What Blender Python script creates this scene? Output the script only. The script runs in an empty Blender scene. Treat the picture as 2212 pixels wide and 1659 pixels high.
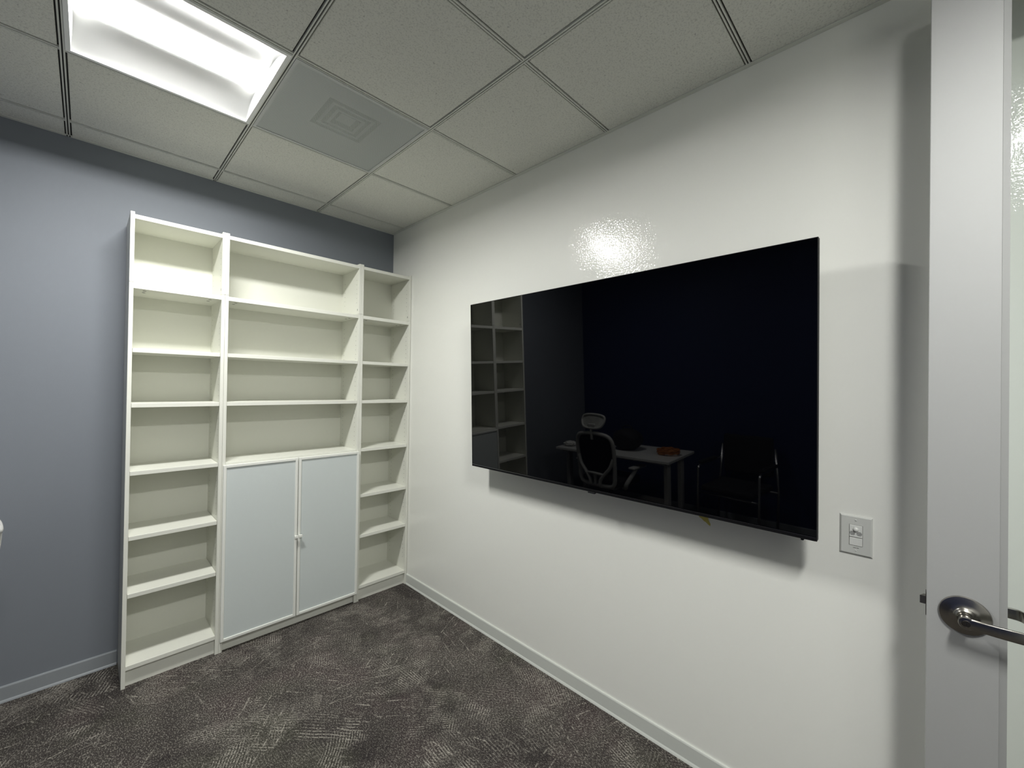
import bpy, bmesh, math, random
from mathutils import Vector, Matrix
random.seed(7)
SC = bpy.context.scene
COL = SC.collection
PI = math.pi

# ------------------------------------------------------------------ materials
def new_mat(name):
    m = bpy.data.materials.new(name); m.use_nodes = True
    nt = m.node_tree; nt.nodes.clear()
    out = nt.nodes.new('ShaderNodeOutputMaterial')
    return m, nt, out

class NB:
    """small node-building helper"""
    def __init__(s, nt): s.nt = nt
    def n(s, t, **kw):
        nd = s.nt.nodes.new(t)
        for k, v in kw.items():
            if k in nd.inputs.keys(): nd.inputs[k].default_value = v
            else: setattr(nd, k, v)
        return nd
    def l(s, a, b): s.nt.links.new(a, b)
    def m(s, op, a, b=None, c=None, clamp=False):
        nd = s.nt.nodes.new('ShaderNodeMath'); nd.operation = op; nd.use_clamp = clamp
        for i, v in enumerate((a, b, c)):
            if v is None: continue
            if isinstance(v, (int, float)): nd.inputs[i].default_value = v
            else: s.l(v, nd.inputs[i])
        return nd.outputs[0]
    def mix(s, f, a, b):
        nd = s.nt.nodes.new('ShaderNodeMix'); nd.data_type = 'RGBA'
        for i, v in ((0, f), (6, a), (7, b)):
            if isinstance(v, (int, float)): nd.inputs[i].default_value = v
            elif isinstance(v, tuple): nd.inputs[i].default_value = v
            else: s.l(v, nd.inputs[i])
        return nd.outputs[2]
    def ramp(s, f, stops):
        nd = s.nt.nodes.new('ShaderNodeMapRange'); nd.clamp = True
        s.l(f, nd.inputs[0]); nd.inputs[1].default_value = stops[0]; nd.inputs[2].default_value = stops[1]
        return nd.outputs[0]
    def noise(s, vec, scale, detail=2, rough=.5, dist=0):
        nd = s.n('ShaderNodeTexNoise', Scale=scale, Detail=detail, Roughness=rough, Distortion=dist)
        s.l(vec, nd.inputs['Vector']); return nd
    def pos(s):
        return s.n('ShaderNodeNewGeometry').outputs['Position']
    def obj(s):
        return s.n('ShaderNodeTexCoord').outputs['Object']

def c4(c): return (c[0], c[1], c[2], 1.0)
def pbr(name, col, rough=.5, metal=0, spec=.5, coat=0, coat_rough=.03, bump=0, bump_scale=200, bump_detail=2, var=0, var_scale=3,
        coat_bump=0, coat_bump_scale=100, emit=None, estr=0):
    m, nt, out = new_mat(name); b = NB(nt)
    p = b.n('ShaderNodeBsdfPrincipled')
    p.inputs['Base Color'].default_value = c4(col)
    p.inputs['Roughness'].default_value = rough
    p.inputs['Metallic'].default_value = metal
    p.inputs['Specular IOR Level'].default_value = spec
    p.inputs['Coat Weight'].default_value = coat
    p.inputs['Coat Roughness'].default_value = coat_rough
    if emit:
        p.inputs['Emission Color'].default_value = c4(emit); p.inputs['Emission Strength'].default_value = estr
    if var:
        nz = b.noise(b.obj(), var_scale, 3)
        lo = tuple(max(0, c * (1 - var)) for c in col) + (1,); hi = tuple(min(1, c * (1 + var)) for c in col) + (1,)
        b.l(b.mix(nz.outputs[0], lo, hi), p.inputs['Base Color'])
    if bump:
        nz = b.noise(b.obj(), bump_scale, bump_detail)
        bp = b.n('ShaderNodeBump'); bp.inputs['Strength'].default_value = 1; bp.inputs['Distance'].default_value = bump
        b.l(nz.outputs[0], bp.inputs['Height']); b.l(bp.outputs[0], p.inputs['Normal'])
    if coat_bump:
        nz = b.noise(b.obj(), coat_bump_scale, 1.5, .5)
        bp = b.n('ShaderNodeBump'); bp.inputs['Strength'].default_value = 1; bp.inputs['Distance'].default_value = coat_bump
        b.l(nz.outputs[0], bp.inputs['Height']); b.l(bp.outputs[0], p.inputs['Coat Normal'])
    b.l(p.outputs[0], out.inputs[0])
    return m

M = {}
M['white_wall'] = pbr('whiteboard_paint', (.845, .85, .80), .55, spec=.25, coat=.8, coat_rough=.03, coat_bump=.00095, coat_bump_scale=115)
M['grey_wall'] = pbr('grey_blue_paint', (.195, .212, .240), .62, spec=.3, bump=.00012, bump_scale=260)
M['navy_wall'] = pbr('navy_paint', (.016, .026, .085), .6, spec=.3, bump=.00012, bump_scale=260)
M['plain_wall'] = pbr('off_white_paint', (.66, .67, .64), .6, spec=.3, bump=.00012, bump_scale=260)
M['melamine'] = pbr('white_melamine', (.73, .735, .67), .38, spec=.35, var=.012, var_scale=2)
M['melamine_back'] = pbr('white_back_board', (.70, .705, .635), .5, spec=.3)
M['dark_hole'] = pbr('drilled_hole', (.10, .10, .085), .8)
M['door_frame_white'] = pbr('white_lacquered_frame', (.78, .79, .745), .4)
M['frost'] = pbr('pale_grey_blue_panel', (.59, .635, .63), .25, spec=.45, var=.01)
M['base_white'] = pbr('white_vinyl_base', (.62, .64, .60), .4)
M['base_grey'] = pbr('grey_vinyl_base', (.27, .29, .31), .4)
M['grid'] = pbr('ceiling_grid_paint', (.68, .69, .64), .45)
M['slot'] = pbr('grid_slot_black', (.03, .03, .028), .8)
M['tv_glass'] = pbr('black_screen_glass', (.0006, .0007, .0011), .02, spec=.42)
M['tv_body'] = pbr('black_plastic', (.005, .005, .006), .55, spec=.15)
M['tv_edge'] = pbr('polished_bezel', (.22, .22, .23), .22, metal=1)
M['steel'] = pbr('satin_nickel', (.33, .315, .29), .24, metal=1, bump=.00002, bump_scale=900)
M['steel_dark'] = pbr('dark_steel', (.10, .09, .085), .4, metal=1)
M['black'] = pbr('black_rubber', (.008, .008, .009), .5)
M['alu'] = pbr('satin_aluminium', (.46, .465, .46), .60, spec=.4, metal=.35, var=.015, var_scale=4)
M['plate'] = pbr('white_plastic', (.62, .63, .60), .35, spec=.5)
M['plate_dev'] = pbr('bright_white_plastic', (.74, .75, .72), .3, spec=.5)
M['chair_white'] = pbr('white_nylon', (.45, .45, .44), .4)
M['desk_white'] = pbr('white_laminate', (.66, .66, .65), .35)
M['orange'] = pbr('orange_rubber', (.40, .13, .02), .5)
M['bag'] = pbr('black_nylon_cloth', (.010, .010, .012), .8, bump=.0004, bump_scale=300)
M['cardboard'] = pbr('pale_card', (.35, .33, .30), .8)
M['paper'] = pbr('paper', (.7, .7, .68), .8)
M['chair_black'] = pbr('black_upholstery', (.010, .010, .011), .85, bump=.0004, bump_scale=400)
M['chrome'] = pbr('silver_tube', (.45, .45, .46), .25, metal=1)
M['yellow'] = pbr('yellow_tape', (.55, .48, .12), .6)
M['reflector'] = pbr('white_enamel_reflector', (.5, .505, .50), .35, spec=.4)
M['trim_enamel'] = pbr('white_enamel_frame', (.85, .86, .85), .35)

def emission(name, col, s):
    m, nt, out = new_mat(name); b = NB(nt)
    e = b.n('ShaderNodeEmission'); e.inputs[0].default_value = c4(col); e.inputs[1].default_value = s
    b.l(e.outputs[0], out.inputs[0]); return m
M['lens'] = emission('lit_lens', (1.0, 1.0, .965), 21.0)

def glass_mat():
    m, nt, out = new_mat('clear_door_glass'); b = NB(nt)
    t = b.n('ShaderNodeBsdfTransparent'); t.inputs[0].default_value = (.955, .97, .965, 1)
    g = b.n('ShaderNodeBsdfGlossy'); g.inputs['Roughness'].default_value = .01
    lw = b.n('ShaderNodeLayerWeight'); lw.inputs[0].default_value = .5; f = b.n('ShaderNodeMath', operation='MULTIPLY_ADD'); b.l(b.m('POWER', lw.outputs['Facing'], 4.0), f.inputs[0]); f.inputs[1].default_value = .9; f.inputs[2].default_value = .035
    mx = b.n('ShaderNodeMixShader')
    b.l(f.outputs[0], mx.inputs[0]); b.l(t.outputs[0], mx.inputs[1]); b.l(g.outputs[0], mx.inputs[2])
    b.l(mx.outputs[0], out.inputs[0]); return m
M['glass'] = glass_mat()

def tile_mat():
    m, nt, out = new_mat('mineral_fibre_tile'); b = NB(nt); P = b.obj()
    n1 = b.noise(P, 160, 3, .6); n2 = b.noise(P, 420, 2); n3 = b.noise(P, 4, 2)
    spk = b.ramp(n1.outputs[0], (.36, .50))
    col = b.mix(spk, (.58, .585, .54, 1), (.73, .735, .68, 1))
    col = b.mix(b.m('MULTIPLY', n3.outputs[0], .25), col, (.64, .645, .60, 1))
    pits = b.ramp(b.noise(P, 75, 2, .7).outputs[0], (.27, .33))
    col = b.mix(pits, (.45, .45, .42, 1), col)
    p = b.n('ShaderNodeBsdfPrincipled'); p.inputs['Roughness'].default_value = .9
    b.l(col, p.inputs['Base Color'])
    bp = b.n('ShaderNodeBump'); bp.inputs['Distance'].default_value = .0012
    b.l(b.m('ADD', n1.outputs[0], b.m('MULTIPLY', n2.outputs[0], .4)), bp.inputs['Height']); b.l(bp.outputs[0], p.inputs['Normal'])
    b.l(p.outputs[0], out.inputs[0]); return m
M['tile'] = tile_mat()

def perf_mat():
    """painted sheet with a regular grid of punched holes"""
    m, nt, out = new_mat('perforated_sheet'); b = NB(nt); P = b.obj()
    s = b.n('ShaderNodeSeparateXYZ'); b.l(P, s.inputs[0])
    pitch = .0050
    row = b.m('FLOOR', b.m('DIVIDE', s.outputs[1], pitch))
    off = b.m('MULTIPLY', b.m('MODULO', b.m('ABSOLUTE', row), 2), .5)
    u = b.m('SUBTRACT', b.m('FRACT', b.m('ADD', b.m('DIVIDE', s.outputs[0], pitch), off)), .5)
    v = b.m('SUBTRACT', b.m('FRACT', b.m('DIVIDE', s.outputs[1], pitch)), .5)
    r = b.m('SQRT', b.m('ADD', b.m('MULTIPLY', u, u), b.m('MULTIPLY', v, v)))
    hole = b.m('LESS_THAN', r, .30)
    ax = b.m('ABSOLUTE', s.outputs[0]); ay = b.m('ABSOLUTE', s.outputs[1])
    inside = b.m('LESS_THAN', b.m('MAXIMUM', ax, ay), .283)
    hole = b.m('MULTIPLY', hole, inside)
    p = b.n('ShaderNodeBsdfPrincipled'); p.inputs['Base Color'].default_value = (.53, .56, .545, 1); p.inputs['Roughness'].default_value = .36
    t = b.n('ShaderNodeBsdfTransparent'); mx = b.n('ShaderNodeMixShader')
    b.l(hole, mx.inputs[0]); b.l(p.outputs[0], mx.inputs[1]); b.l(t.outputs[0], mx.inputs[2])
    b.l(mx.outputs[0], out.inputs[0]); return m
M['perf'] = perf_mat()
M['pan'] = pbr('diffuser_frame', (.55, .565, .56), .5)
M['louver'] = pbr('diffuser_back_pan', (.80, .81, .80), .6)
M['ring'] = pbr('diffuser_ring', (.30, .305, .30), .5)

def carpet_mat():
    m, nt, out = new_mat('patterned_carpet'); b = NB(nt); P = b.obj()
    sp = b.n('ShaderNodeSeparateXYZ'); b.l(P, sp.inputs[0]); X, Y = sp.outputs[0], sp.outputs[1]
    fine = b.noise(P, 330, 2, .6); fine2 = b.noise(P, 150, 2, .6); fine3 = b.noise(P, 620, 1)
    def layer(vscale, seed, dist, pitch, thr0, thr1, s0=.25, s1=.85):
        off = b.n('ShaderNodeVectorMath', operation='ADD'); b.l(P, off.inputs[0]); off.inputs[1].default_value = (seed * 3.7, seed * 1.9, 0)
        nz = b.noise(off.outputs[0], 2.2, 2)
        sub = b.n('ShaderNodeVectorMath', operation='SUBTRACT'); b.l(nz.outputs[1], sub.inputs[0]); sub.inputs[1].default_value = (.5, .5, .5)
        scl = b.n('ShaderNodeVectorMath', operation='SCALE'); b.l(sub.outputs[0], scl.inputs[0]); scl.inputs['Scale'].default_value = dist
        add = b.n('ShaderNodeVectorMath', operation='ADD'); b.l(off.outputs[0], add.inputs[0]); b.l(scl.outputs[0], add.inputs[1])
        vo = b.n('ShaderNodeTexVoronoi', voronoi_dimensions='2D'); vo.inputs['Scale'].default_value = vscale; b.l(add.outputs[0], vo.inputs['Vector'])
        cs = b.n('ShaderNodeSeparateColor'); b.l(vo.outputs['Color'], cs.inputs[0])
        th = b.m('MULTIPLY', cs.outputs[0], PI)
        co, si = b.m('COSINE', th), b.m('SINE', th)
        u = b.m('ADD', b.m('MULTIPLY', X, co), b.m('MULTIPLY', Y, si))
        v = b.m('SUBTRACT', b.m('MULTIPLY', Y, co), b.m('MULTIPLY', X, si))
        wob = b.m('ADD', b.m('MULTIPLY', b.noise(P, 5, 1).outputs[0], .035), b.m('MULTIPLY', b.noise(P, 60, 1).outputs[0], .003))
        u = b.m('ADD', u, wob)
        ph = b.m('MULTIPLY', u, 2 * PI / pitch)
        st = b.ramp(b.m('SINE', ph), (s0, s1))
        cb = b.n('ShaderNodeCombineXYZ'); b.l(b.m('MULTIPLY', b.m('FLOOR', b.m('DIVIDE', b.m('ADD', u, pitch * .25), pitch)), 7.3), cb.inputs[0]); b.l(b.m('MULTIPLY', v, 130), cb.inputs[1])
        dash = b.ramp(b.noise(cb.outputs[0], 1, 2, .7).outputs[0], (.42, .52))
        mask_n = b.ramp(b.noise(P, 5.5 + seed, 3, .65).outputs[0], (.46, .60))
        mask = b.m('MULTIPLY', b.ramp(cs.outputs[1], (thr0, thr1)), mask_n)
        return b.m('MULTIPLY', b.m('MULTIPLY', st, dash), mask), cs.outputs[2], cs.outputs[1]
    l1, t1, g1 = layer(3.6, 1.0, .30, .0115, .34, .70)
    l2, t2, g2 = layer(2.6, 5.0, .45, .0145, .46, .78)
    l3, t3, g3 = layer(5.5, 9.0, .55, .046, .25, .60, .88, .99)
    tone = b.m('ADD', b.m('MULTIPLY', t1, .55), b.m('MULTIPLY', t2, .45))
    big = b.noise(P, 3.2, 4, .65)
    tone = b.m('ADD', b.m('MULTIPLY', tone, .45), b.m('MULTIPLY', b.ramp(big.outputs[0], (.3, .7)), .55))
    base = b.mix(tone, (.022, .018, .019, 1), (.088, .079, .070, 1))
    base = b.mix(b.m('MULTIPLY', b.ramp(b.noise(P, 3.3, 2).outputs[0], (.50, .64)), .6), base, (.066, .046, .048, 1))
    base = b.mix(b.m('MULTIPLY', b.ramp(b.noise(P, 2.3, 3).outputs[0], (.54, .64)), .5), base, (.066, .068, .048, 1))
    # single tufts: light flecks on dark ground
    mp = b.n('ShaderNodeMapping'); mp.inputs['Rotation'].default_value = (0, 0, .6); mp.inputs['Scale'].default_value = (1, .42, 1); b.l(P, mp.inputs[0])
    tuft = b.noise(mp.outputs[0], 230, 2, .6)
    fl = b.ramp(tuft.outputs[0], (.52, .62))
    fl2 = b.ramp(fine2.outputs[0], (.50, .62))
    amt = b.m('MULTIPLY', b.m('ADD', b.m('MULTIPLY', fl, .75), b.m('MULTIPLY', fl2, .25)), b.m('ADD', b.m('MULTIPLY', tone, 1.0), .10))
    col = b.mix(amt, base, (.46, .43, .38, 1))
    dk = b.ramp(b.noise(P, 340, 2, .6, .4).outputs[0], (.38, .50))
    col = b.mix(dk, (.017, .014, .015, 1), col)
    ln = b.m('MAXIMUM', b.m('MAXIMUM', l1, b.m('MULTIPLY', l2, .85)), b.m('MULTIPLY', l3, 1.0))
    ln = b.m('MULTIPLY', ln, b.m('ADD', b.m('MULTIPLY', b.ramp(fine3.outputs[0], (.35, .6)), .6), .4))
    col = b.mix(b.m('MULTIPLY', ln, .9), col, (.50, .47, .41, 1))
    p = b.n('ShaderNodeBsdfPrincipled'); p.inputs['Roughness'].default_value = .95; p.inputs['Specular IOR Level'].default_value = .1
    b.l(col, p.inputs['Base Color'])
    bp = b.n('ShaderNodeBump'); bp.inputs['Distance'].default_value = .003
    b.l(b.m('ADD', fine.outputs[0], fine2.outputs[0]), bp.inputs['Height']); b.l(bp.outputs[0], p.inputs['Normal'])
    b.l(p.outputs[0], out.inputs[0]); return m
M['carpet'] = carpet_mat()

# ------------------------------------------------------------------ mesh helpers
def fin(name, bm, mats, parent=None, smooth=False, loc=None, auto=None):
    bmesh.ops.recalc_face_normals(bm, faces=bm.faces[:])
    me = bpy.data.meshes.new(name); bm.to_mesh(me); bm.free()
    for mt in (mats if isinstance(mats, (list, tuple)) else [mats]): me.materials.append(mt)
    if smooth:
        for p in me.polygons: p.use_smooth = True
        if auto:
            me.set_sharp_from_angle(angle=math.radians(auto))
    o = bpy.data.objects.new(name, me); COL.objects.link(o)
    if parent: o.parent = parent
    if loc: o.location = loc
    return o

def add_box(bm, x0, x1, y0, y1, z0, z1, bev=0, seg=1, mat=0):
    r = bmesh.ops.create_cube(bm, size=1)
    vs = r['verts']
    for v in vs:
        v.co = Vector(((x0 + x1) / 2 + v.co.x * (x1 - x0), (y0 + y1) / 2 + v.co.y * (y1 - y0), (z0 + z1) / 2 + v.co.z * (z1 - z0)))
    fs = set(f for v in vs for f in v.link_faces)
    for f in fs: f.material_index = mat
    if bev:
        es = list(set(e for v in vs for e in v.link_edges))
        bmesh.ops.bevel(bm, geom=es, offset=bev, segments=seg, affect='EDGES', profile=.5)
    return vs

def box(name, x0, x1, y0, y1, z0, z1, mat, parent=None, bev=0, seg=1):
    bm = bmesh.new(); add_box(bm, x0, x1, y0, y1, z0, z1, bev, seg)
    return fin(name, bm, mat, parent)

def add_tube(bm, pts, r, n=10, cap=True, flat=None):
    """sweep a circle (or ellipse: flat=(a,b)) along points, r may be a list"""
    pts = [Vector(p) for p in pts]; rings = []
    prev_u = None
    for i, p in enumerate(pts):
        t = (pts[min(i + 1, len(pts) - 1)] - pts[max(i - 1, 0)]).normalized()
        if prev_u is None:
            a = Vector((0, 0, 1)) if abs(t.z) < .9 else Vector((1, 0, 0))
            u = t.cross(a).normalized()
        else:
            u = (prev_u - t * prev_u.dot(t)).normalized()
        prev_u = u; w = t.cross(u)
        rr = r[i] if isinstance(r, (list, tuple)) else r
        a, b_ = flat if flat else (1, 1)
        rings.append([bm.verts.new(p + (u * math.cos(2 * PI * k / n) * a + w * math.sin(2 * PI * k / n) * b_) * rr) for k in range(n)])
    for i in range(len(rings) - 1):
        for k in range(n):
            bm.faces.new((rings[i][k], rings[i][(k + 1) % n], rings[i + 1][(k + 1) % n], rings[i + 1][k]))
    if cap:
        bm.faces.new(rings[0][::-1]); bm.faces.new(rings[-1])

def spline(pts, n=8):
    pts = [Vector(p) for p in pts]; out = []
    for i in range(len(pts) - 1):
        p0, p1, p2, p3 = pts[max(i - 1, 0)], pts[i], pts[i + 1], pts[min(i + 2, len(pts) - 1)]
        for k in range(n):
            t = k / n
            out.append(.5 * ((2 * p1) + (-p0 + p2) * t + (2 * p0 - 5 * p1 + 4 * p2 - p3) * t * t + (-p0 + 3 * p1 - 3 * p2 + p3) * t ** 3))
    out.append(pts[-1]); return out

def add_lathe(bm, prof, axis_m, n=32):
    """prof: list (r, h); axis_m: Matrix mapping local (x,y,z=h) to world"""
    rings = []
    for r, h in prof:
        if r < 1e-6: rings.append([bm.verts.new(axis_m @ Vector((0, 0, h)))])
        else: rings.append([bm.verts.new(axis_m @ Vector((r * math.cos(2 * PI * k / n), r * math.sin(2 * PI * k / n), h))) for k in range(n)])
    for a, b_ in zip(rings, rings[1:]):
        for k in range(n):
            k2 = (k + 1) % n
            if len(a) == 1 and len(b_) == 1: continue
            if len(a) == 1: bm.faces.new((a[0], b_[k], b_[k2]))
            elif len(b_) == 1: bm.faces.new((a[k], a[k2], b_[0]))
            else: bm.faces.new((a[k], a[k2], b_[k2], b_[k]))
    for rg in (rings[0], rings[-1]):
        if len(rg) > 1: bm.faces.new(rg)

def empty(name, loc, label=None, cat=None, group=None, rz=0):
    o = bpy.data.objects.new(name, None); COL.objects.link(o); o.location = loc; o.rotation_euler = (0, 0, rz)
    o.empty_display_size = .05
    if label: tag(o, label, cat, group)
    return o
def tag(o, label, cat, group=None):
    o['label'] = label; o['category'] = cat
    if group: o['group'] = group
    return o
def struct(o):
    o['kind'] = 'structure'; return o

# ------------------------------------------------------------------ dimensions (metres; room corner at the origin)
H = 2.7561
XL = -3.051            # left wall
YF = -4.10             # front wall (with the doorway), behind the camera
D = .2831              # bookcase depth
GX = -.6062; GY = -.7902; S = .6096   # ceiling grid

# ------------------------------------------------------------------ room shell
struct(box('floor', XL - .1, .1, -5.6, .1, -.06, 0, M['carpet']))
struct(box('wall_back', XL - .1, .1, 0, .1, 0, H + .12, M['grey_wall']))
struct(box('wall_right', 0, .1, -5.6, 0, 0, H + .12, M['white_wall']))
struct(box('wall_left', XL - .1, XL, -5.6, 0, 0, H + .12, M['navy_wall']))
DX0, DX1, DTOP = -1.13, -.165, 2.66
bm = bmesh.new()
add_box(bm, XL, DX0, YF - .1, YF, 0, H + .12); add_box(bm, DX1, 0, YF - .1, YF, 0, H + .12); add_box(bm, DX0, DX1, YF - .1, YF, DTOP, H + .12)
struct(fin('wall_front', bm, M['plain_wall']))
struct(box('wall_corridor', XL, 0, -5.6, -5.5, 0, H + .12, M['plain_wall']))
# door lining
bm = bmesh.new()
add_box(bm, DX0 - .05, DX0 + .012, YF - .11, YF + .012, 0, DTOP + .04); add_box(bm, DX1 - .012, DX1 + .05, YF - .11, YF + .012, 0, DTOP + .04)
add_box(bm, DX0 + .012, DX1 - .012, YF - .11, YF + .012, DTOP - .012, DTOP + .04)
struct(fin('trim_1', bm, M['alu']))

# baseboards: vinyl cove base with a thin top edge
def base_prof(name, pts_fn, mat):
    bm = bmesh.new(); h = .076
    prof = [(0, 0), (.014, 0), (.012, .006), (.0085, .012), (.0085, h - .006), (.0065, h - .001), (.004, h), (0, h)]
    a, b_ = pts_fn
    ra = [bm.verts.new(Vector(a) + Vector((n[0] * p[0], n[1] * p[0], p[1]))) for p in prof for n in [pts_n[name]]]
    rb = [bm.verts.new(Vector(b_) + Vector((n[0] * p[0], n[1] * p[0], p[1]))) for p in prof for n in [pts_n[name]]]
    k = len(prof)
    for i in range(k): bm.faces.new((ra[i], ra[(i + 1) % k], rb[(i + 1) % k], rb[i]))
    bm.faces.new(ra); bm.faces.new(rb[::-1])
    return struct(fin(name, bm, mat))
pts_n = {'baseboard_right': (-1, 0), 'baseboard_back': (0, -1), 'baseboard_left': (1, 0), 'baseboard_front': (0, 1)}
base_prof('baseboard_right', ((0, YF, 0), (0, -D - .002, 0)), M['base_white'])
base_prof('baseboard_back', ((XL + .015, 0, 0), (-1.607, 0, 0)), M['base_grey'])
base_prof('baseboard_left', ((XL, YF + .015, 0), (XL, 0, 0)), M['base_grey'])
base_prof('baseboard_front', ((XL + .015, YF, 0), (DX0 - .055, YF, 0)), M['base_white'])

# ------------------------------------------------------------------ ceiling: lay-in tiles and slotted grid
xs = [XL] + [GX - i * S for i in (3, 2, 1, 0)] + [0.0]
ys = [0.0, GY + S] + [GY - j * S for j in range(0, 6)] + [YF]
light_cells = {(2, 2), (2, 6)}     # (ix, iy)
vent_cell = (3, 2)
bm = bmesh.new()
for ix in range(len(xs) - 1):
    for iy in range(len(ys) - 1):
        if (ix, iy) in light_cells or (ix, iy) == vent_cell: continue
        x0, x1 = xs[ix], xs[ix + 1]; y1, y0 = ys[iy], ys[iy + 1]
        if x1 - x0 < .05 or y1 - y0 < .05: continue
        g = .0125
        a0 = x0 + (.020 if ix == 0 else g); a1 = x1 - (.020 if ix == len(xs) - 2 else g)
        b0 = y0 + (.020 if iy == len(ys) - 2 else g); b1 = y1 - (.020 if iy == 0 else g)
        add_box(bm, a0, a1, b0, b1, H + .0015, H + .02, .0015)
# tops resting above the grid close the plenum
def plenum(x0, x1, y0, y1):
    add_box(bm, x0, x1, y0, y1, H + .012, H + .016)
for ix in range(len(xs) - 1):
    for iy in range(len(ys) - 1):
        if (ix, iy) in light_cells or (ix, iy) == vent_cell: continue
        plenum(xs[ix], xs[ix + 1], ys[iy + 1], ys[iy])
ceil = struct(fin('ceiling', bm, M['tile']))
struct(box('ceiling_slab', XL - .1, .1, -5.6, .1, H + .22, H + .3, M['plain_wall'])).name = 'ceiling_deck'
struct(box('ceiling_corridor', XL, 0, -5.5, YF - .1, H, H + .05, M['tile']))
bm = bmesh.new()
W2 = .0072; SL = .0024
def bar_x(y, x0, x1):      # runs along x
    add_box(bm, x0, x1, y - W2, y - SL, H - .0005, H + .009); add_box(bm, x0, x1, y + SL, y + W2, H - .0005, H + .009)
    add_box(bm, x0, x1, y - SL, y + SL, H + .006, H + .009, mat=1)
    add_box(bm, x0, x1, y - .0125, y + .0125, H + .009, H + .0115, mat=1)
def bar_y(x, y0, y1):
    add_box(bm, x - W2, x - SL, y0, y1, H - .001, H + .009); add_box(bm, x + SL, x + W2, y0, y1, H - .001, H + .009)
    add_box(bm, x - SL, x + SL, y0, y1, H + .006, H + .009, mat=1)
    add_box(bm, x - .0125, x + .0125, y0, y1, H + .009, H + .0115, mat=1)
for x in xs[2:-1]: bar_y(x, YF, 0)
for y in ys[1:-1]:
    ends = [xs[0]] + xs[2:]
    for x0, x1 in zip(ends, ends[1:]): bar_x(y, x0 + W2, x1 - W2)
grid = fin('ceiling_grid', bm, [M['grid'], M['slot']], ceil)
bm = bmesh.new(); wa = .020
add_box(bm, -wa, 0, YF, 0, H - .001, H + .002); add_box(bm, XL, XL + wa, YF, 0, H - .001, H + .002)
add_box(bm, XL + wa, -wa, -wa, 0, H - .001, H + .002); add_box(bm, XL + wa, -wa, YF, YF + wa, H - .001, H + .002)
struct(fin('trim_2', bm, M['grid']))

# ------------------------------------------------------------------ recessed lights
def troffer(cx, cy, label):
    t = empty('ceiling_light', (cx, cy, H), label, 'light', 'recessed square lights in the ceiling grid')
    h = S / 2 - .008
    # outer lip
    bm = bmesh.new()
    w = .014
    add_box(bm, -h, h, -h, -h + w, -.003, .006); add_box(bm, -h, h, h - w, h, -.003, .006)
    add_box(bm, -h, -h + w, -h + w, h - w, -.003, .006); add_box(bm, h - w, h, -h + w, h - w, -.003, .006)
    fin('frame', bm, M['trim_enamel'], t)
    hi = h - w
    lensw, lz = .085, .042
    # two curved reflector wings
    for s in (-1, 1):
        bm = bmesh.new(); n = 14; A = []; B = []
        for k in range(n + 1):
            q = k / n
            y = s * (hi - (hi - lensw) * q)
            z = .004 + .040 * (q ** .8) + .010 * math.sin(q * PI)
            A.append(bm.verts.new((-hi, y, z))); B.append(bm.verts.new((hi, y, z)))
        for k in range(n): bm.faces.new((A[k], B[k], B[k + 1], A[k + 1]))
        fin('reflector', bm, M['reflector'], t, smooth=True)
    # shaped end plates
    for s in (-1, 1):
        bm = bmesh.new(); n = 20; top = []; bot = []
        for k in range(n + 1):
            y = -hi + 2 * hi * k / n
            bot.append(bm.verts.new((s * hi, y, .002))); top.append(bm.verts.new((s * (hi - .018), y, .10)))
        for k in range(n): bm.faces.new((bot[k], bot[k + 1], top[k + 1], top[k]))
        fin('end_plate', bm, M['reflector'], t)
    # shallow bowed lens
    bm = bmesh.new(); n = 10; A = []; B = []
    for k in range(n + 1):
        q = -1 + 2 * k / n
        A.append(bm.verts.new((-hi + .012, q * lensw, lz - .003 * (1 - q * q)))); B.append(bm.verts.new((hi - .012, q * lensw, lz - .003 * (1 - q * q))))
    for k in range(n): bm.faces.new((A[k], B[k], B[k + 1], A[k + 1]))
    fin('lens', bm, M['lens'], t, smooth=True)
    # housing
    bm = bmesh.new()
    add_box(bm, -h, h, -h, h, .115, .12)
    for a in ((-h, -h + .003, -h, h), (h - .003, h, -h, h), (-h + .003, h - .003, -h, -h + .003), (-h + .003, h - .003, h - .003, h)):
        add_box(bm, a[0], a[1], a[2], a[3], .006, .115)
    fin('housing', bm, M['trim_enamel'], t)
    return t
lx = GX - 1.5 * S
troffer(lx, GY - .5 * S, 'square recessed ceiling light next to the perforated air vent')
troffer(lx, GY - 4.5 * S, 'square recessed ceiling light nearer the doorway, reflected behind the glass door')

# ------------------------------------------------------------------ perforated air diffuser
vx, vy = GX - .5 * S, GY - .5 * S
v = empty('air_vent', (vx, vy, H), 'grey perforated square air vent panel in the ceiling beside the lit fixture', 'vent')
h = S / 2 - .008
bm = bmesh.new(); add_box(bm, -h + .012, h - .012, -h + .012, h - .012, -.0006, -.0002)
fin('perforated_panel', bm, M['perf'], v)
bm = bmesh.new(); w = .0125
add_box(bm, -h, h, -h, -h + w, -.003, .004); add_box(bm, -h, h, h - w, h, -.003, .004)
add_box(bm, -h, -h + w, -h + w, h - w, -.003, .004); add_box(bm, h - w, h, -h + w, h - w, -.003, .004)
fin('frame', bm, M['pan'], v)
bm = bmesh.new(); q = .121; zz = .0002; oy = -.055
add_box(bm, -h, h, oy + q, h, zz, zz + .002); add_box(bm, -h, h, -h, oy - q, zz, zz + .002); add_box(bm, -h, -q, oy - q, oy + q, zz, zz + .002); add_box(bm, q, h, oy - q, oy + q, zz, zz + .002)
fin('back_pan', bm, M['louver'], v)
bm = bmesh.new()
add_box(bm, -.16, .16, -.16, .16, .10, .102)
for s in (-1, 1):
    add_box(bm, s * .127 - .001, s * .127 + .001, -.127, .127, .003, .10); add_box(bm, -.127, .127, s * .127 - .001, s * .127 + .001, .003, .10)
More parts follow.
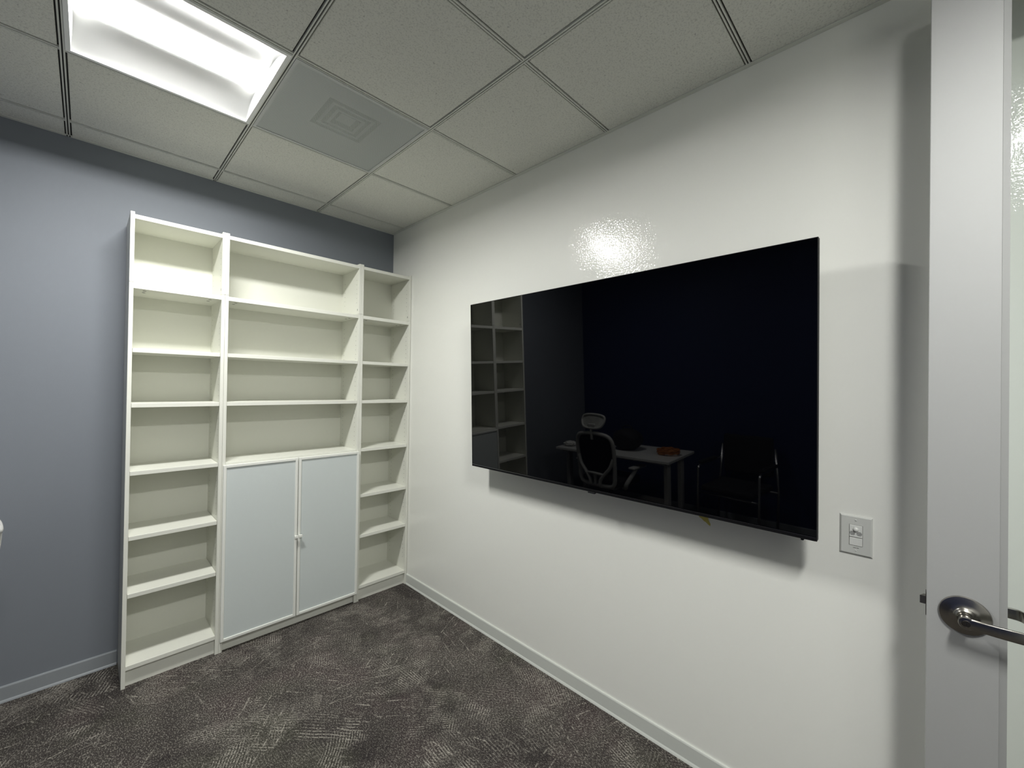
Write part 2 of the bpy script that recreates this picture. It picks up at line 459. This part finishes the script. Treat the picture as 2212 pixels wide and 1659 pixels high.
fin('duct_collar', bm, M['slot'], v).location.y = oy
for q, wd in ((.098, .012), (.066, .012)):
    bm = bmesh.new()
    add_box(bm, -q, q, q - wd, q, .0004, .003); add_box(bm, -q, q, -q, -q + wd, .0004, .003)
    add_box(bm, -q, -q + wd, -q + wd, q - wd, .0004, .003); add_box(bm, q - wd, q, -q + wd, q - wd, .0004, .003)
    fin('louver_ring', bm, M['louver'], v).location.y = oy
bm = bmesh.new(); add_box(bm, -.034, .034, -.034, .034, .010, .012); fin('centre_plate', bm, M['louver'], v).location.y = oy

# ------------------------------------------------------------------ bookcases
PT = .0165
def bookcase(x0, x1, label, shelves, doors=False):
    bc = empty('bookcase', ((x0 + x1) / 2, 0, 0), label, 'bookcase', 'white bookcases in a row on the back wall')
    cx = (x0 + x1) / 2; a, b_ = x0 - cx, x1 - cx
    ZB, ZJ, ZT = 0, 2.019, 2.370
    def side(name, xo, z0, z1, inner, holes):
        bm = bmesh.new()
        add_box(bm, xo, xo + PT, -D, -.004, z0, z1, .0008)
        xi = xo + PT if inner > 0 else xo
        for z in holes:
            for y in (-D + .037, -.055):
                vs = [bm.verts.new((xi + inner * .0003, y + .0024 * math.cos(2 * PI * k / 8), z + .0024 * math.sin(2 * PI * k / 8))) for k in range(8)]
                f = bm.faces.new(vs); f.material_index = 1
        # cam hole next to the join
        if z0 > 1:
            vs = [bm.verts.new((xi + inner * .0004, -D + .022 + .0035 * math.cos(2 * PI * k / 10), ZJ + .030 + .008 * math.sin(2 * PI * k / 10))) for k in range(10)]
            f = bm.faces.new(vs); f.material_index = 1
        o = fin(name, bm, [M['melamine'], M['dark_hole']], bc)
    lo_holes = [.20 + .032 * k for k in range(55)]
    up_holes = [2.10 + .032 * k for k in range(6)]
    side('side_panel', a, ZB, ZJ - .0008, 1, lo_holes); side('side_panel', b_ - PT, ZB, ZJ - .0008, -1, lo_holes)
    side('extension_side_panel', a, ZJ + .0004, ZT, 1, up_holes); side('extension_side_panel', b_ - PT, ZJ + .0004, ZT, -1, up_holes)
    box('top_panel', a + PT, b_ - PT, -D + .001, -.004, 2.337, 2.358, M['melamine'], bc, .0008)
    # joining plate with cam holes underneath
    bm = bmesh.new(); add_box(bm, a + PT, b_ - PT, -D + .001, -.004, 1.988, 2.011, .0008)
    for sx in (-1, 1):
        for y in (-D + .05, -D + .105):
            X = (a + PT + .045 if sx < 0 else b_ - PT - .045)
            vs = [bm.verts.new((X + .008 * math.cos(2 * PI * k / 12), y + .008 * math.sin(2 * PI * k / 12), 1.9876)) for k in range(12)]
            f = bm.faces.new(vs); f.material_index = 1
    fin('joining_panel', bm, [M['melamine'], M['dark_hole']], bc)
    for z in shelves:
        box('shelf', a + PT + .001, b_ - PT - .001, -D + .002, -.006, z - .021, z, M['melamine'], bc, .0008)
        if not (doors and z < 1.0):
            pass
    box('bottom_shelf', a + PT, b_ - PT, -D + .001, -.004, .085, .106, M['melamine'], bc, .0008)
    box('plinth', a + PT, b_ - PT, -D + .022, -D + .034, 0, .085, M['melamine'], bc)
    box('back_panel', a + PT, b_ - PT, -.0105, -.0045, .02, 2.35, M['melamine_back'], bc)
    if doors:
        zb, zt = .066, 1.057
        for s in (-1, 1):
            dx0, dx1 = (a + .0035, -.0022) if s < 0 else (.0022, b_ - .0035)
            fw = .0155
            bm = bmesh.new(); y0, y1 = -D - .0195, -D - .0015
            add_box(bm, dx0, dx0 + fw, y0, y1, zb, zt, .0015); add_box(bm, dx1 - fw, dx1, y0, y1, zb, zt, .0015)
            add_box(bm, dx0 + fw, dx1 - fw, y0, y1, zb, zb + fw, .0015); add_box(bm, dx0 + fw, dx1 - fw, y0, y1, zt - fw, zt, .0015)
            d = fin('door', bm, M['door_frame_white'], bc)
            g = box('panel', dx0 + fw, dx1 - fw, y0 + .006, y1 - .003, zb + fw, zt - fw, M['frost'], d); g['label'] = 'pale grey-blue door panel'
            kx = (-.0125 if s < 0 else .0125)
            bm = bmesh.new(); zk = .568
            add_box(bm, kx - .0045, kx + .0045, y0 - .014, y0, zk - .005, zk + .005, .001)
            add_box(bm, kx - .0095, kx + .0095, y0 - .024, y0 - .014, zk - .0085, zk + .0085, .002, 2)
            fin('knob', bm, M['door_frame_white'], d)
    return bc
SH = [1.689, 1.412, 1.072, .748, .462]
g0 = -.003
bookcase(g0 - 1.6, g0 - 1.2008, 'tall narrow white bookcase at the left end of the row, farthest from the television', SH)
bookcase(g0 - 1.2, g0 - .4008, 'wide white bookcase in the middle of the row with two grey-blue doors below', [1.689, 1.412, 1.070], True)
bookcase(g0 - .4, g0, 'tall narrow white bookcase in the room corner against the white wall', SH)

# ------------------------------------------------------------------ television
TVC = (-.147, -2.0237, 1.5279); TT = .034
tv = empty('television', TVC, 'large black flat television mounted on the white wall', 'television')
tv.rotation_euler = (0, -TT, 0)
hw, hh = .8355, .4775
bm = bmesh.new(); add_box(bm, .0, .003, -hw + .002, hw - .002, -hh + .013, hh - .002)
fin('screen', bm, M['tv_glass'], tv)
bm = bmesh.new()
add_box(bm, -.0008, .026, -hw, -hw + .002, -hh, hh); add_box(bm, -.0008, .026, hw - .002, hw, -hh, hh); add_box(bm, -.0008, .026, -hw + .002, hw - .002, hh - .002, hh)
fin('bezel', bm, M['tv_body'], tv)
bm = bmesh.new(); add_box(bm, -.0022, .026, -hw + .002, hw - .002, -hh, -hh + .0115, .001)
add_box(bm, -.0030, -.0015, -hw + .002, hw - .002, -hh + .0105, -hh + .0130, mat=1)
fin('bottom_bezel', bm, [M['tv_body'], M['tv_edge']], tv)
bm = bmesh.new(); add_box(bm, .003, .024, -hw + .002, hw - .002, -hh + .0115, hh - .002)
add_box(bm, .024, .058, -.60, .60, -.40, .16, .012, 2)
fin('back_cover', bm, M['tv_body'], tv, )
bm = bmesh.new(); add_box(bm, -.004, .012, -.019, .019, -hh - .0065, -hh, .002); fin('sensor_nub', bm, M['tv_body'], tv)
bm = bmesh.new(); add_box(bm, .004, .020, -.800, -.792, -hh - .007, -hh, .001); fin('stand_stud', bm, M['tv_body'], tv)
bm = bmesh.new()
for s in (-1, 1): add_box(bm, .058, .072, s * .2 - .015, s * .2 + .015, -.25, .18)
add_box(bm, .072, .140, -.28, .28, -.12, -.06); add_box(bm, .072, .142, -.28, .28, .05, .11)
fin('wall_mount', bm, M['steel_dark'], tv)

# torn bit of yellow tape on the wall below the television
bm = bmesh.new()
pl = [(-2.446, 1.035), (-2.486, 1.035), (-2.489, 1.004), (-2.497, .989), (-2.496, .981), (-2.488, .985), (-2.479, .993), (-2.472, .995), (-2.462, 1.004), (-2.453, 1.008)]
for dx in (0, -.0006): pass
fa = [bm.verts.new((-.0002, y, z)) for y, z in pl]; fb = [bm.verts.new((-.0008, y, z)) for y, z in pl]
bm.faces.new(fa); bm.faces.new(fb[::-1])
for i in range(len(pl)): bm.faces.new((fa[i], fa[(i + 1) % len(pl)], fb[(i + 1) % len(pl)], fb[i]))
tag(fin('tape_piece', bm, M['yellow']), 'small torn piece of yellow tape on the white wall just below the television', 'tape')

# ------------------------------------------------------------------ occupancy-sensor switch
sw = empty('wall_switch', (0, -2.9437, 1.0617), 'white wall switch plate with motion sensor between television and glass door', 'light switch')
bm = bmesh.new()
fr = [(.0410, .0630, 0), (.0410, .0630, -.0025), (.0365, .0585, -.0065)]
rings = []
for a, b_, x in fr: rings.append([bm.verts.new((x, sy * a, sz * b_)) for sy, sz in ((-1, -1), (1, -1), (1, 1), (-1, 1))])
# opening for the device
o_ = [bm.verts.new((-.0065, sy * .0172, sz * .0335)) for sy, sz in ((-1, -1), (1, -1), (1, 1), (-1, 1))]
oi = [bm.verts.new((-.0030, sy * .0172, sz * .0335)) for sy, sz in ((-1, -1), (1, -1), (1, 1), (-1, 1))]
rings += [o_, oi]
for a, b_ in zip(rings, rings[1:]):
    for k in range(4): bm.faces.new((a[k], a[(k + 1) % 4], b_[(k + 1) % 4], b_[k]))
bm.faces.new(rings[0]); bm.faces.new(oi)
fin('plate', bm, M['plate'], sw)
box('sensor_housing', -.0085, -.003, -.0163, .0163, -.0055, .0326, M['plate_dev'], sw, .0012, 2)
box('push_button', -.0078, -.003, -.0163, .0163, -.0326, -.0075, M['plate_dev'], sw, .0012, 2)
bm = bmesh.new()
MX = Matrix.Rotation(-PI / 2, 4, 'Y')      # local z -> -x
add_lathe(bm, [(.0075, 0), (.0070, .003), (.0055, .0048), (.003, .0062), (0, .0066)], Matrix.Translation((-.0084, 0, .020)) @ MX, 20)
fin('sensor_dome', bm, M['plate_dev'], sw, smooth=True)
for s in (-1, 1):
    bm = bmesh.new()
    for k in range(5):
        z = .0028 + k * .0026 - .0012; hwid = math.sqrt(max(0, .0066 ** 2 - ((k - 2) * .0026) ** 2)) + .0006
        add_box(bm, -.0088, -.0084, s * .0085 - hwid, s * .0085 + hwid, z - .0006, z + .0006)
    fin('speaker_grille', bm, M['slot'], sw)
for z in (.0485, -.0485):
    bm = bmesh.new(); add_lathe(bm, [(.0030, 0), (.0028, .0008), (.0015, .0013), (0, .0014)], Matrix.Translation((-.0064, 0, z)) @ MX, 14)
    add_box(bm, -.0080, -.0077, -.0022, .0022, z - .0003, z + .0003, mat=1)
    fin('screw', bm, [M['plate_dev'], M['slot']], sw, smooth=False)
bm = bmesh.new()
for y0, y1 in ((.0062, .0045), (.0040, .0030), (.0025, .0008), (.0003, -.0008), (-.0022, -.0040), (-.0045, -.0058), (-.0062, -.0076)):
    add_box(bm, -.0068, -.0064, y1, y0, -.0404, -.0386)
fin('imprint', bm, M['slot'], sw)

# ------------------------------------------------------------------ open glass door, parallel to the right wall
FX, BX = -.220, -.176                   # room-side and wall-side faces
DY0, DY1 = -3.102, -4.010               # latch edge, hinge edge
SW_ = .1235; ZR0, ZR1, ZT = .012, .26, 2.645
ZTR = 2.540
bm = bmesh.new()
add_box(bm, FX, BX, DY0 - SW_, DY0, ZR0, ZT, .001); add_box(bm, FX, BX, DY1, DY1 + SW_, ZR0, ZT, .001)
add_box(bm, FX, BX, DY1 + SW_, DY0 - SW_, ZR0, ZR1, .001); add_box(bm, FX, BX, DY1 + SW_, DY0 - SW_, ZTR, ZT, .001)
door = struct(fin('door_1', bm, M['alu']))
# sloped glazing beads on both faces
gy0, gy1 = DY0 - SW_, DY1 + SW_
def bead(bm, xo, xi):
    w = .0125
    o_ = [(xo, gy0, ZR1), (xo, gy1, ZR1), (xo, gy1, ZTR), (xo, gy0, ZTR)]
    i_ = [(xi, gy0 - w, ZR1 + w), (xi, gy1 + w, ZR1 + w), (xi, gy1 + w, ZTR - w), (xi, gy0 - w, ZTR - w)]
    xg = -.198
    j_ = [(xg, p[1], p[2]) for p in i_]; k_ = [(xg, p[1], p[2]) for p in o_]
    R_ = [[bm.verts.new(p) for p in q] for q in (o_, i_, j_, k_)]
    for a, b_ in zip(R_, R_[1:] + R_[:1]):
        for n in range(4): bm.faces.new((a[n], a[(n + 1) % 4], b_[(n + 1) % 4], b_[n]))
for xo, xi in ((FX + .0015, FX + .006), (BX - .0015, BX - .006)):
    bm = bmesh.new(); bead(bm, xo, xi); fin('glazing_bead', bm, M['alu'], door)
box('glass_pane', -.201, -.195, gy1 + .004, gy0 - .004, ZR1 + .004, ZTR - .004, M['glass'], door)
HY, HZ = -3.1690, .9770
def handle(fx, s, label):
    """s=-1: room side (points to -x), s=+1: wall side"""
    AX = Matrix.Translation((fx, HY, HZ)) @ Matrix.Rotation(s * PI / 2, 4, 'Y')
    bm = bmesh.new()
    n = 26
    # lever: flat bar that starts round at the hub and runs towards the hinges
    prof = []
    L = .118
    secs = []
    for k in range(n + 1):
        q = k / n
        y = HY - L * q + .006
        hz = .0115 + .0020 * q
        xo = .050 + .004 * math.sin(q * PI) ; th = .0050 - .001 * q
        if q > .86: xo -= .030 * ((q - .86) / .14) ** 1.6
        secs.append((y, hz, xo, th))
    rings = []
    for y, hz, xo, th in secs:
        ring = []
        for a in range(16):
            an = 2 * PI * a / 16; cx_, cz_ = math.cos(an), math.sin(an)
            e = .35
            ux = math.copysign(abs(cx_) ** e, cx_) * th; uz = math.copysign(abs(cz_) ** e, cz_) * hz
            ring.append(bm.verts.new((fx + s * (xo + ux), y, HZ + uz)))
        rings.append(ring)
    for a, b_ in zip(rings, rings[1:]):
        for k in range(16): bm.faces.new((a[k], a[(k + 1) % 16], b_[(k + 1) % 16], b_[k]))
    bm.faces.new(rings[0]); bm.faces.new(rings[-1][::-1])
    # rounded head over the hub
    add_lathe(bm, [(.0128, .030), (.0142, .043), (.0142, .054), (.0132, .0555), (.0085, .0560), (.0080, .0535), (0, .0535)], AX, 32)
    lv = fin('door_handle', bm, M['steel'], door, smooth=True, auto=40)
    if label: lv['label'] = label
    bm = bmesh.new()
    add_lathe(bm, [(.0455, 0), (.0460, .0035), (.0445, .0062), (.0400, .0078), (.030, .0098), (.0205, .0125), (.0195, .0135), (.0195, .0150), (.0170, .0165), (.0150, .0180), (.0150, .026), (.0138, .031), (0, .031)], AX, 48)
    fin('rosette', bm, M['steel'], lv, smooth=True, auto=40)
    if s < 0:
        bm = bmesh.new(); add_lathe(bm, [(.0079, .0536), (.0079, .0556), (.0066, .0562), (0, .0562)], AX, 24)
        add_box(bm, fx + s * .0566, fx + s * .0560, HY - .0007, HY + .0007, HZ - .0035, HZ + .0035, mat=1)
        fin('key_cylinder', bm, [M['steel_dark'], M['black']], lv, smooth=False)['label'] = 'dark key cylinder'
handle(FX, -1, 'satin nickel lever on the room side')
handle(BX, 1, 'satin nickel lever on the wall side, seen through the glass')
bm = bmesh.new()
vs = [(-.2065, DY0, HZ + .013), (-.1895, DY0, HZ + .013), (-.1895, DY0 + .0045, HZ + .013), (-.2065, DY0 + .0120, HZ + .013)]
lo = [bm.verts.new((x, y, z + .004)) for x, y, z in vs]; hi_ = [bm.verts.new((x, y, z - .016)) for x, y, z in vs]
bm.faces.new(lo); bm.faces.new(hi_[::-1])
for i in range(4): bm.faces.new((lo[i], lo[(i + 1) % 4], hi_[(i + 1) % 4], hi_[i]))
fin('latch_bolt', bm, M['steel'], door)
box('latch_plate', -.210, -.186, DY0, DY0 + .0012, HZ - .030, HZ + .028, M['steel_dark'], door)
bm = bmesh.new()
for z in (.35, 1.32, 2.35): add_lathe(bm, [(.008, -.05), (.008, .05)], Matrix.Translation((BX + .006, DY1 - .008, z)), 16)
fin('hinge', bm, M['steel'], door)

# ------------------------------------------------------------------ desk by the left wall (seen in the screen)
dk = empty('desk', (-2.45, -.86, 0), 'white office desk by the dark blue wall, mirrored in the television', 'desk')
bm = bmesh.new(); add_box(bm, -.30, .30, -.64, .64, .705, .730, .003, 2); fin('desktop', bm, M['desk_white'], dk)
for s in (-1, 1):
    bm = bmesh.new(); add_box(bm, .12, .19, s * .56 - .02, s * .56 + .02, .03, .685, .004)
    add_box(bm, -.19, -.12, s * .56 - .02, s * .56 + .02, .03, .685, .004)
    add_box(bm, -.26, .27, s * .56 - .02, s * .56 + .02, .003, .03, .004); fin('leg', bm, M['chair_white'], dk)
bm = bmesh.new(); add_box(bm, .13, .17, -.54, .54, .665, .705); add_box(bm, -.17, -.13, -.54, .54, .665, .705)
for s in (-1, 1): add_box(bm, -.26, .26, s * .56 - .03, s * .56 + .03, .685, .705)
fin('frame', bm, M['chair_white'], dk)

# orange coiled cord on the desk
bm = bmesh.new()
pts = []
for k in range(121):
    a = k * 2 * PI / 24; r = .085 + .012 * math.sin(k * .9)
    pts.append((r * math.cos(a) * .9, r * math.sin(a) * 1.1, .012 + .0085 * (k / 24) + .004 * math.sin(k * 1.7)))
add_tube(bm, pts, .0075, 8)
co = fin('cord', bm, M['orange'], None, smooth=True, loc=(-2.46, -1.36, .7300))
tag(co, 'orange coiled cord on the desk, mirrored in the television', 'cord')

# black bag on the desk
bm = bmesh.new(); bmesh.ops.create_icosphere(bm, subdivisions=4, radius=1)
for v_ in bm.verts:
    p = v_.co.copy(); n = 2.6
    k = (abs(p.x) ** n + abs(p.y) ** n + abs(p.z) ** n) ** (-1 / n); p *= k
    w = 1 + .05 * math.sin(p.x * 5 + p.y * 3) * math.cos(p.z * 4)
    v_.co = Vector((p.x * .12 * w, p.y * .15 * w, .11 + max(p.z, -1) * .11 * (1 - .12 * abs(p.y))))
bag = fin('bag', bm, M['bag'], None, smooth=True, loc=(-2.46, -.93, .7300))
tag(bag, 'rounded black bag on the desk behind the office chair, mirrored in the television', 'bag')
bm = bmesh.new(); add_tube(bm, spline([(0, -.05, .205), (0, -.04, .245), (0, .04, .245), (0, .05, .205)], 8), .006, 8); fin('handle', bm, M['bag'], bag, smooth=True)

# crumpled sheet on the desk
bm = bmesh.new(); bmesh.ops.create_icosphere(bm, subdivisions=3, radius=1)
rnd = random.Random(3)
for v_ in bm.verts:
    k = 1 + rnd.uniform(-.22, .12); v_.co = Vector((v_.co.x * .06 * k, v_.co.y * .07 * k, .028 + v_.co.z * .027 * k))
mz = min(v_.co.z for v_ in bm.verts)
for v_ in bm.verts: v_.co.z -= mz
tag(fin('crumpled_paper', bm, M['paper'], None, loc=(-2.28, -.32, .7300)), 'crumpled white paper on the far end of the desk, mirrored in the television', 'paper')

# box under the desk
cb = empty('storage_box', (-2.46, -1.16, 0), 'pale box on the carpet under the desk, mirrored in the television', 'box')
box('box_body', -.13, .13, -.14, .14, 0, .20, M['cardboard'], cb, .003)
box('box_lid', -.135, .135, -.145, .145, .20, .235, M['cardboard'], cb, .003)

# ------------------------------------------------------------------ office chair
def place(bm, name, mat, parent, smooth=True, auto=None): return fin(name, bm, mat, parent, smooth=smooth, auto=auto)
oc = empty('office_chair', (-2.195, -.845, 0), 'white office chair with mesh back and headrest at the desk, mirrored in the television', 'chair', rz=PI + .10)
# local frame: +x is where the sitter faces, z up
bm = bmesh.new(); bmesh.ops.create_cube(bm, size=1)
for v_ in bm.verts: v_.co = Vector((v_.co.x * .47, v_.co.y * .48, v_.co.z * .07))
bmesh.ops.subdivide_edges(bm, edges=bm.edges[:], cuts=7, use_grid_fill=True)
for v_ in bm.verts:
    x, y = v_.co.x / .235, v_.co.y / .24
    n = 4; r = (abs(x) ** n + abs(y) ** n) ** (1 / n)
    m_ = max(abs(x), abs(y)); 
    if r > 1e-6: v_.co.x *= m_ / r; v_.co.y *= m_ / r
    v_.co.z += .010 * (y * y) - .025 * max(0, x - .4) ** 2 * 2
    if v_.co.z > .03: v_.co.z -= .012 * m_ ** 4
    v_.co.x += .06; v_.co.z += .465
place(bm, 'seat', M['chair_black'], oc)
bm = bmesh.new(); add_box(bm, -.13, .22, -.17, .17, .405, .432, .01, 2); place(bm, 'seat_pan', M['chair_white'], oc, False)
bm = bmesh.new(); add_lathe(bm, [(.028, .08), (.028, .26), (.018, .262), (.018, .41)], Matrix.Translation((.05, 0, 0)), 20); place(bm, 'gas_column', M['steel_dark'], oc, True, 40)
for k in range(5):
    a = 2 * PI * k / 5 + .3
    dx_, dy_ = math.cos(a), math.sin(a)
    bm = bmesh.new(); add_tube(bm, [(.05 + dx_ * .02, dy_ * .02, .105), (.05 + dx_ * .12, dy_ * .12, .098), (.05 + dx_ * .30, dy_ * .30, .072)], [.024, .020, .014], 10)
    lg = place(bm, 'base_leg', M['chair_white'], oc)
    bm = bmesh.new(); cxx, cyy = .05 + dx_ * .30, dy_ * .30
    A2 = Matrix.Translation((cxx, cyy, .029)) @ Matrix.Rotation(a + PI / 2, 4, 'Z') @ Matrix.Rotation(PI / 2, 4, 'X')
    for s in (-1, 1): add_lathe(bm, [(.010, s * .008), (.028, s * .009), (.029, s * .014), (.026, s * .022), (.010, s * .024)], A2, 20)
    add_lathe(bm, [(.008, .02), (.008, .066)], Matrix.Translation((cxx, cyy, 0)), 10)
    fin('caster', bm, M['black'], lg, smooth=True, auto=40)
# back frame: rounded shield outline, slightly curved back
def bx_(y, z):  # depth of the back surface
    return -.185 - .05 * (z - .5) ** 2 * 2 - .06 * (z - .55) + .35 * y * y
out_l = [(-.10, .955), (0, .962), (.10, .955), (.175, .935), (.212, .885), (.220, .80), (.218, .68), (.212, .56), (.200, .475), (.15, .445), (0, .440), (-.15, .445), (-.200, .475), (-.212, .56), (-.218, .68), (-.220, .80), (-.212, .885), (-.175, .935), (-.10, .955)]
mesh_l = [(-.10, .945), (0, .952), (.10, .945), (.165, .925), (.198, .88), (.205, .80), (.195, .71), (.165, .63), (.10, .565), (.04, .545), (-.04, .545), (-.10, .565), (-.165, .63), (-.195, .71), (-.205, .80), (-.198, .88), (-.165, .925), (-.10, .945)]
pts = [(bx_(y, z), y, z) for y, z in out_l]
bm = bmesh.new(); sp_ = spline(pts, 6)
add_tube(bm, sp_, .019, 10)
place(bm, 'back_frame', M['chair_white'], oc)
# mesh panel filling the outline
bm = bmesh.new()
cen = bm.verts.new((bx_(0, .75) + .004, 0, .75)); loops = []
outl2 = [(p.y, p.z) for p in spline([(0, y, z) for y, z in mesh_l], 6)[:-1]]
for f_ in (.33, .66, .97):
    loops.append([bm.verts.new((bx_(y * f_, .75 + (z - .75) * f_) + .004, y * f_, .75 + (z - .75) * f_)) for y, z in outl2])
k_ = len(outl2)
for i in range(k_):
    bm.faces.new((cen, loops[0][i], loops[0][(i + 1) % k_]))
    for a_, b_ in zip(loops, loops[1:]): bm.faces.new((a_[i], a_[(i + 1) % k_], b_[(i + 1) % k_], b_[i]))
r_ = bmesh.ops.solidify(bm, geom=bm.faces[:], thickness=.003)
place(bm, 'mesh_back', M['chair_black'], oc)
# spine with two open loops below the back
bm = bmesh.new()
for s in (-1, 1):
    add_tube(bm, spline([(bx_(s * .205, .72), s * .208, .72), (-.196, s * .175, .635), (-.200, s * .11, .56), (-.200, s * .065, .50), (-.190, s * .055, .44), (-.10, s * .05, .420)], 6), .017, 10)
add_tube(bm, spline([(-.197, -.10, .555), (-.215, 0, .565), (-.197, .10, .555)], 6), .013, 10)
add_tube(bm, spline([(-.192, 0, .44), (-.196, 0, .50), (-.208, 0, .565)], 6), .016, 10)
place(bm, 'spine', M['chair_white'], oc)
# headrest
bm = bmesh.new(); add_tube(bm, spline([(bx_(0, .93) - .01, 0, .90), (-.245, 0, .99), (-.235, 0, 1.04)], 6), .014, 10); add_box(bm, -.252, -.228, -.045, .045, 1.02, 1.055, .006)
place(bm, 'headrest_post', M['chair_white'], oc, False)
hl = [(-.125, 1.10), (-.06, 1.118), (.06, 1.118), (.125, 1.10), (.135, 1.055), (.105, 1.005), (.05, .990), (-.05, .990), (-.105, 1.005), (-.135, 1.055), (-.125, 1.10)]
hp = [(-.238 + .8 * y * y - (1.03 - z) * .32, y, z + .022) for y, z in hl]
bm = bmesh.new(); hs = spline(hp, 6); add_tube(bm, hs, .011, 10); hf = place(bm, 'headrest', M['chair_white'], oc)
bm = bmesh.new(); cen = bm.verts.new((-.230, 0, 1.077)); l0 = []
for f_ in (.5, .97): l0.append([bm.verts.new((-.230 + (p.x + .230) * f_, p.y * f_, 1.077 + (p.z - 1.077) * f_)) for p in hs[:-1]])
k_ = len(hs) - 1
for i in range(k_):
    bm.faces.new((cen, l0[0][i], l0[0][(i + 1) % k_])); bm.faces.new((l0[0][i], l0[0][(i + 1) % k_], l0[1][(i + 1) % k_], l0[1][i]))
bmesh.ops.solidify(bm, geom=bm.faces[:], thickness=.003)
fin('mesh_pad', bm, M['plate'], hf, smooth=True)
for s in (-1, 1):
    bm = bmesh.new()
    add_tube(bm, spline([(.02, s * .15, .420), (-.06, s * .25, .430), (-.09, s * .285, .48), (-.03, s * .315, .57), (.01, s * .325, .625)], 6), [.020 for _ in range(25)], 10)
    ar = place(bm, 'armrest', M['chair_white'], oc)
    bm = bmesh.new(); add_box(bm, -.07, .14, s * .325 - .035, s * .325 + .035, .620, .642, .010, 3); fin('arm_pad', bm, M['chair_white'], ar)

# ------------------------------------------------------------------ visitor chair
vc = empty('visitor_chair', (-2.70, -1.90, 0), 'black visitor chair with silver tube arms beside the desk, mirrored in the television', 'chair', rz=.12)
bm = bmesh.new(); add_box(bm, -.22, .23, -.23, .23, .42, .475, .022, 3); place(bm, 'seat', M['chair_black'], vc, False)
bm = bmesh.new(); add_box(bm, -.27, -.225, -.22, .22, .53, .90, .020, 3); place(bm, 'backrest', M['chair_black'], vc, False)
for s in (-1, 1):
    bm = bmesh.new()
    add_tube(bm, spline([(-.20, s * .265, .012), (.20, s * .265, .012)], 2), .011, 10)
    add_tube(bm, [(.20, s * .265, .012), (.21, s * .265, .30), (.20, s * .265, .62), (.17, s * .265, .65), (-.15, s * .265, .65), (-.235, s * .262, .66)], .011, 10)
    add_tube(bm, [(-.20, s * .265, .012), (-.235, s * .265, .40), (-.25, s * .235, .80)], .011, 10)
    place(bm, 'side_frame', M['chrome'], vc)
    bm = bmesh.new(); add_box(bm, -.15, .16, s * .265 - .022, s * .265 + .022, .660, .682, .008, 2); fin('arm_pad', bm, M['chair_black'], vc)
bm = bmesh.new(); add_tube(bm, [(.20, -.265, .40), (.20, .265, .40)], .010, 8); place(bm, 'cross_bar', M['chrome'], vc)
bm = bmesh.new(); add_tube(bm, [(-.225, -.265, .40), (-.225, .265, .40)], .010, 8); place(bm, 'cross_bar', M['chrome'], vc)

# ------------------------------------------------------------------ camera, world, render look
cam = bpy.data.cameras.new('camera'); co_ = bpy.data.objects.new('camera', cam); COL.objects.link(co_)
cam.sensor_fit = 'HORIZONTAL'; cam.sensor_width = 36; cam.lens = 894.88 / 2212 * 36; cam.clip_start = .02
r = Vector((.6975, -.7164, .0152)).normalized(); f = Vector((.7164, .6976, .0068)).normalized(); u = r.cross(f).normalized(); r = f.cross(u)
mm = Matrix.Identity(4)
for i in range(3): mm[i][0], mm[i][1], mm[i][2], mm[i][3] = r[i], u[i], -f[i], (-1.7427, -3.0782, 1.5239)[i]
co_.matrix_world = mm
SC.camera = co_
w = bpy.data.worlds.new('world'); SC.world = w; w.use_nodes = True
w.node_tree.nodes['Background'].inputs[0].default_value = (.6, .62, .65, 1); w.node_tree.nodes['Background'].inputs[1].default_value = .02
SC.view_settings.view_transform = 'Standard'; SC.view_settings.look = 'None'
SC.view_settings.exposure = 3.0; SC.view_settings.gamma = 1; SC.view_settings.use_curve_mapping = False
SC.cycles.max_bounces = 10; SC.cycles.diffuse_bounces = 6; SC.cycles.glossy_bounces = 4; SC.cycles.transparent_max_bounces = 12
SC.cycles.use_denoising = True
SC.cycles.sample_clamp_indirect = 6
SC.cycles.caustics_reflective = False; SC.cycles.caustics_refractive = False
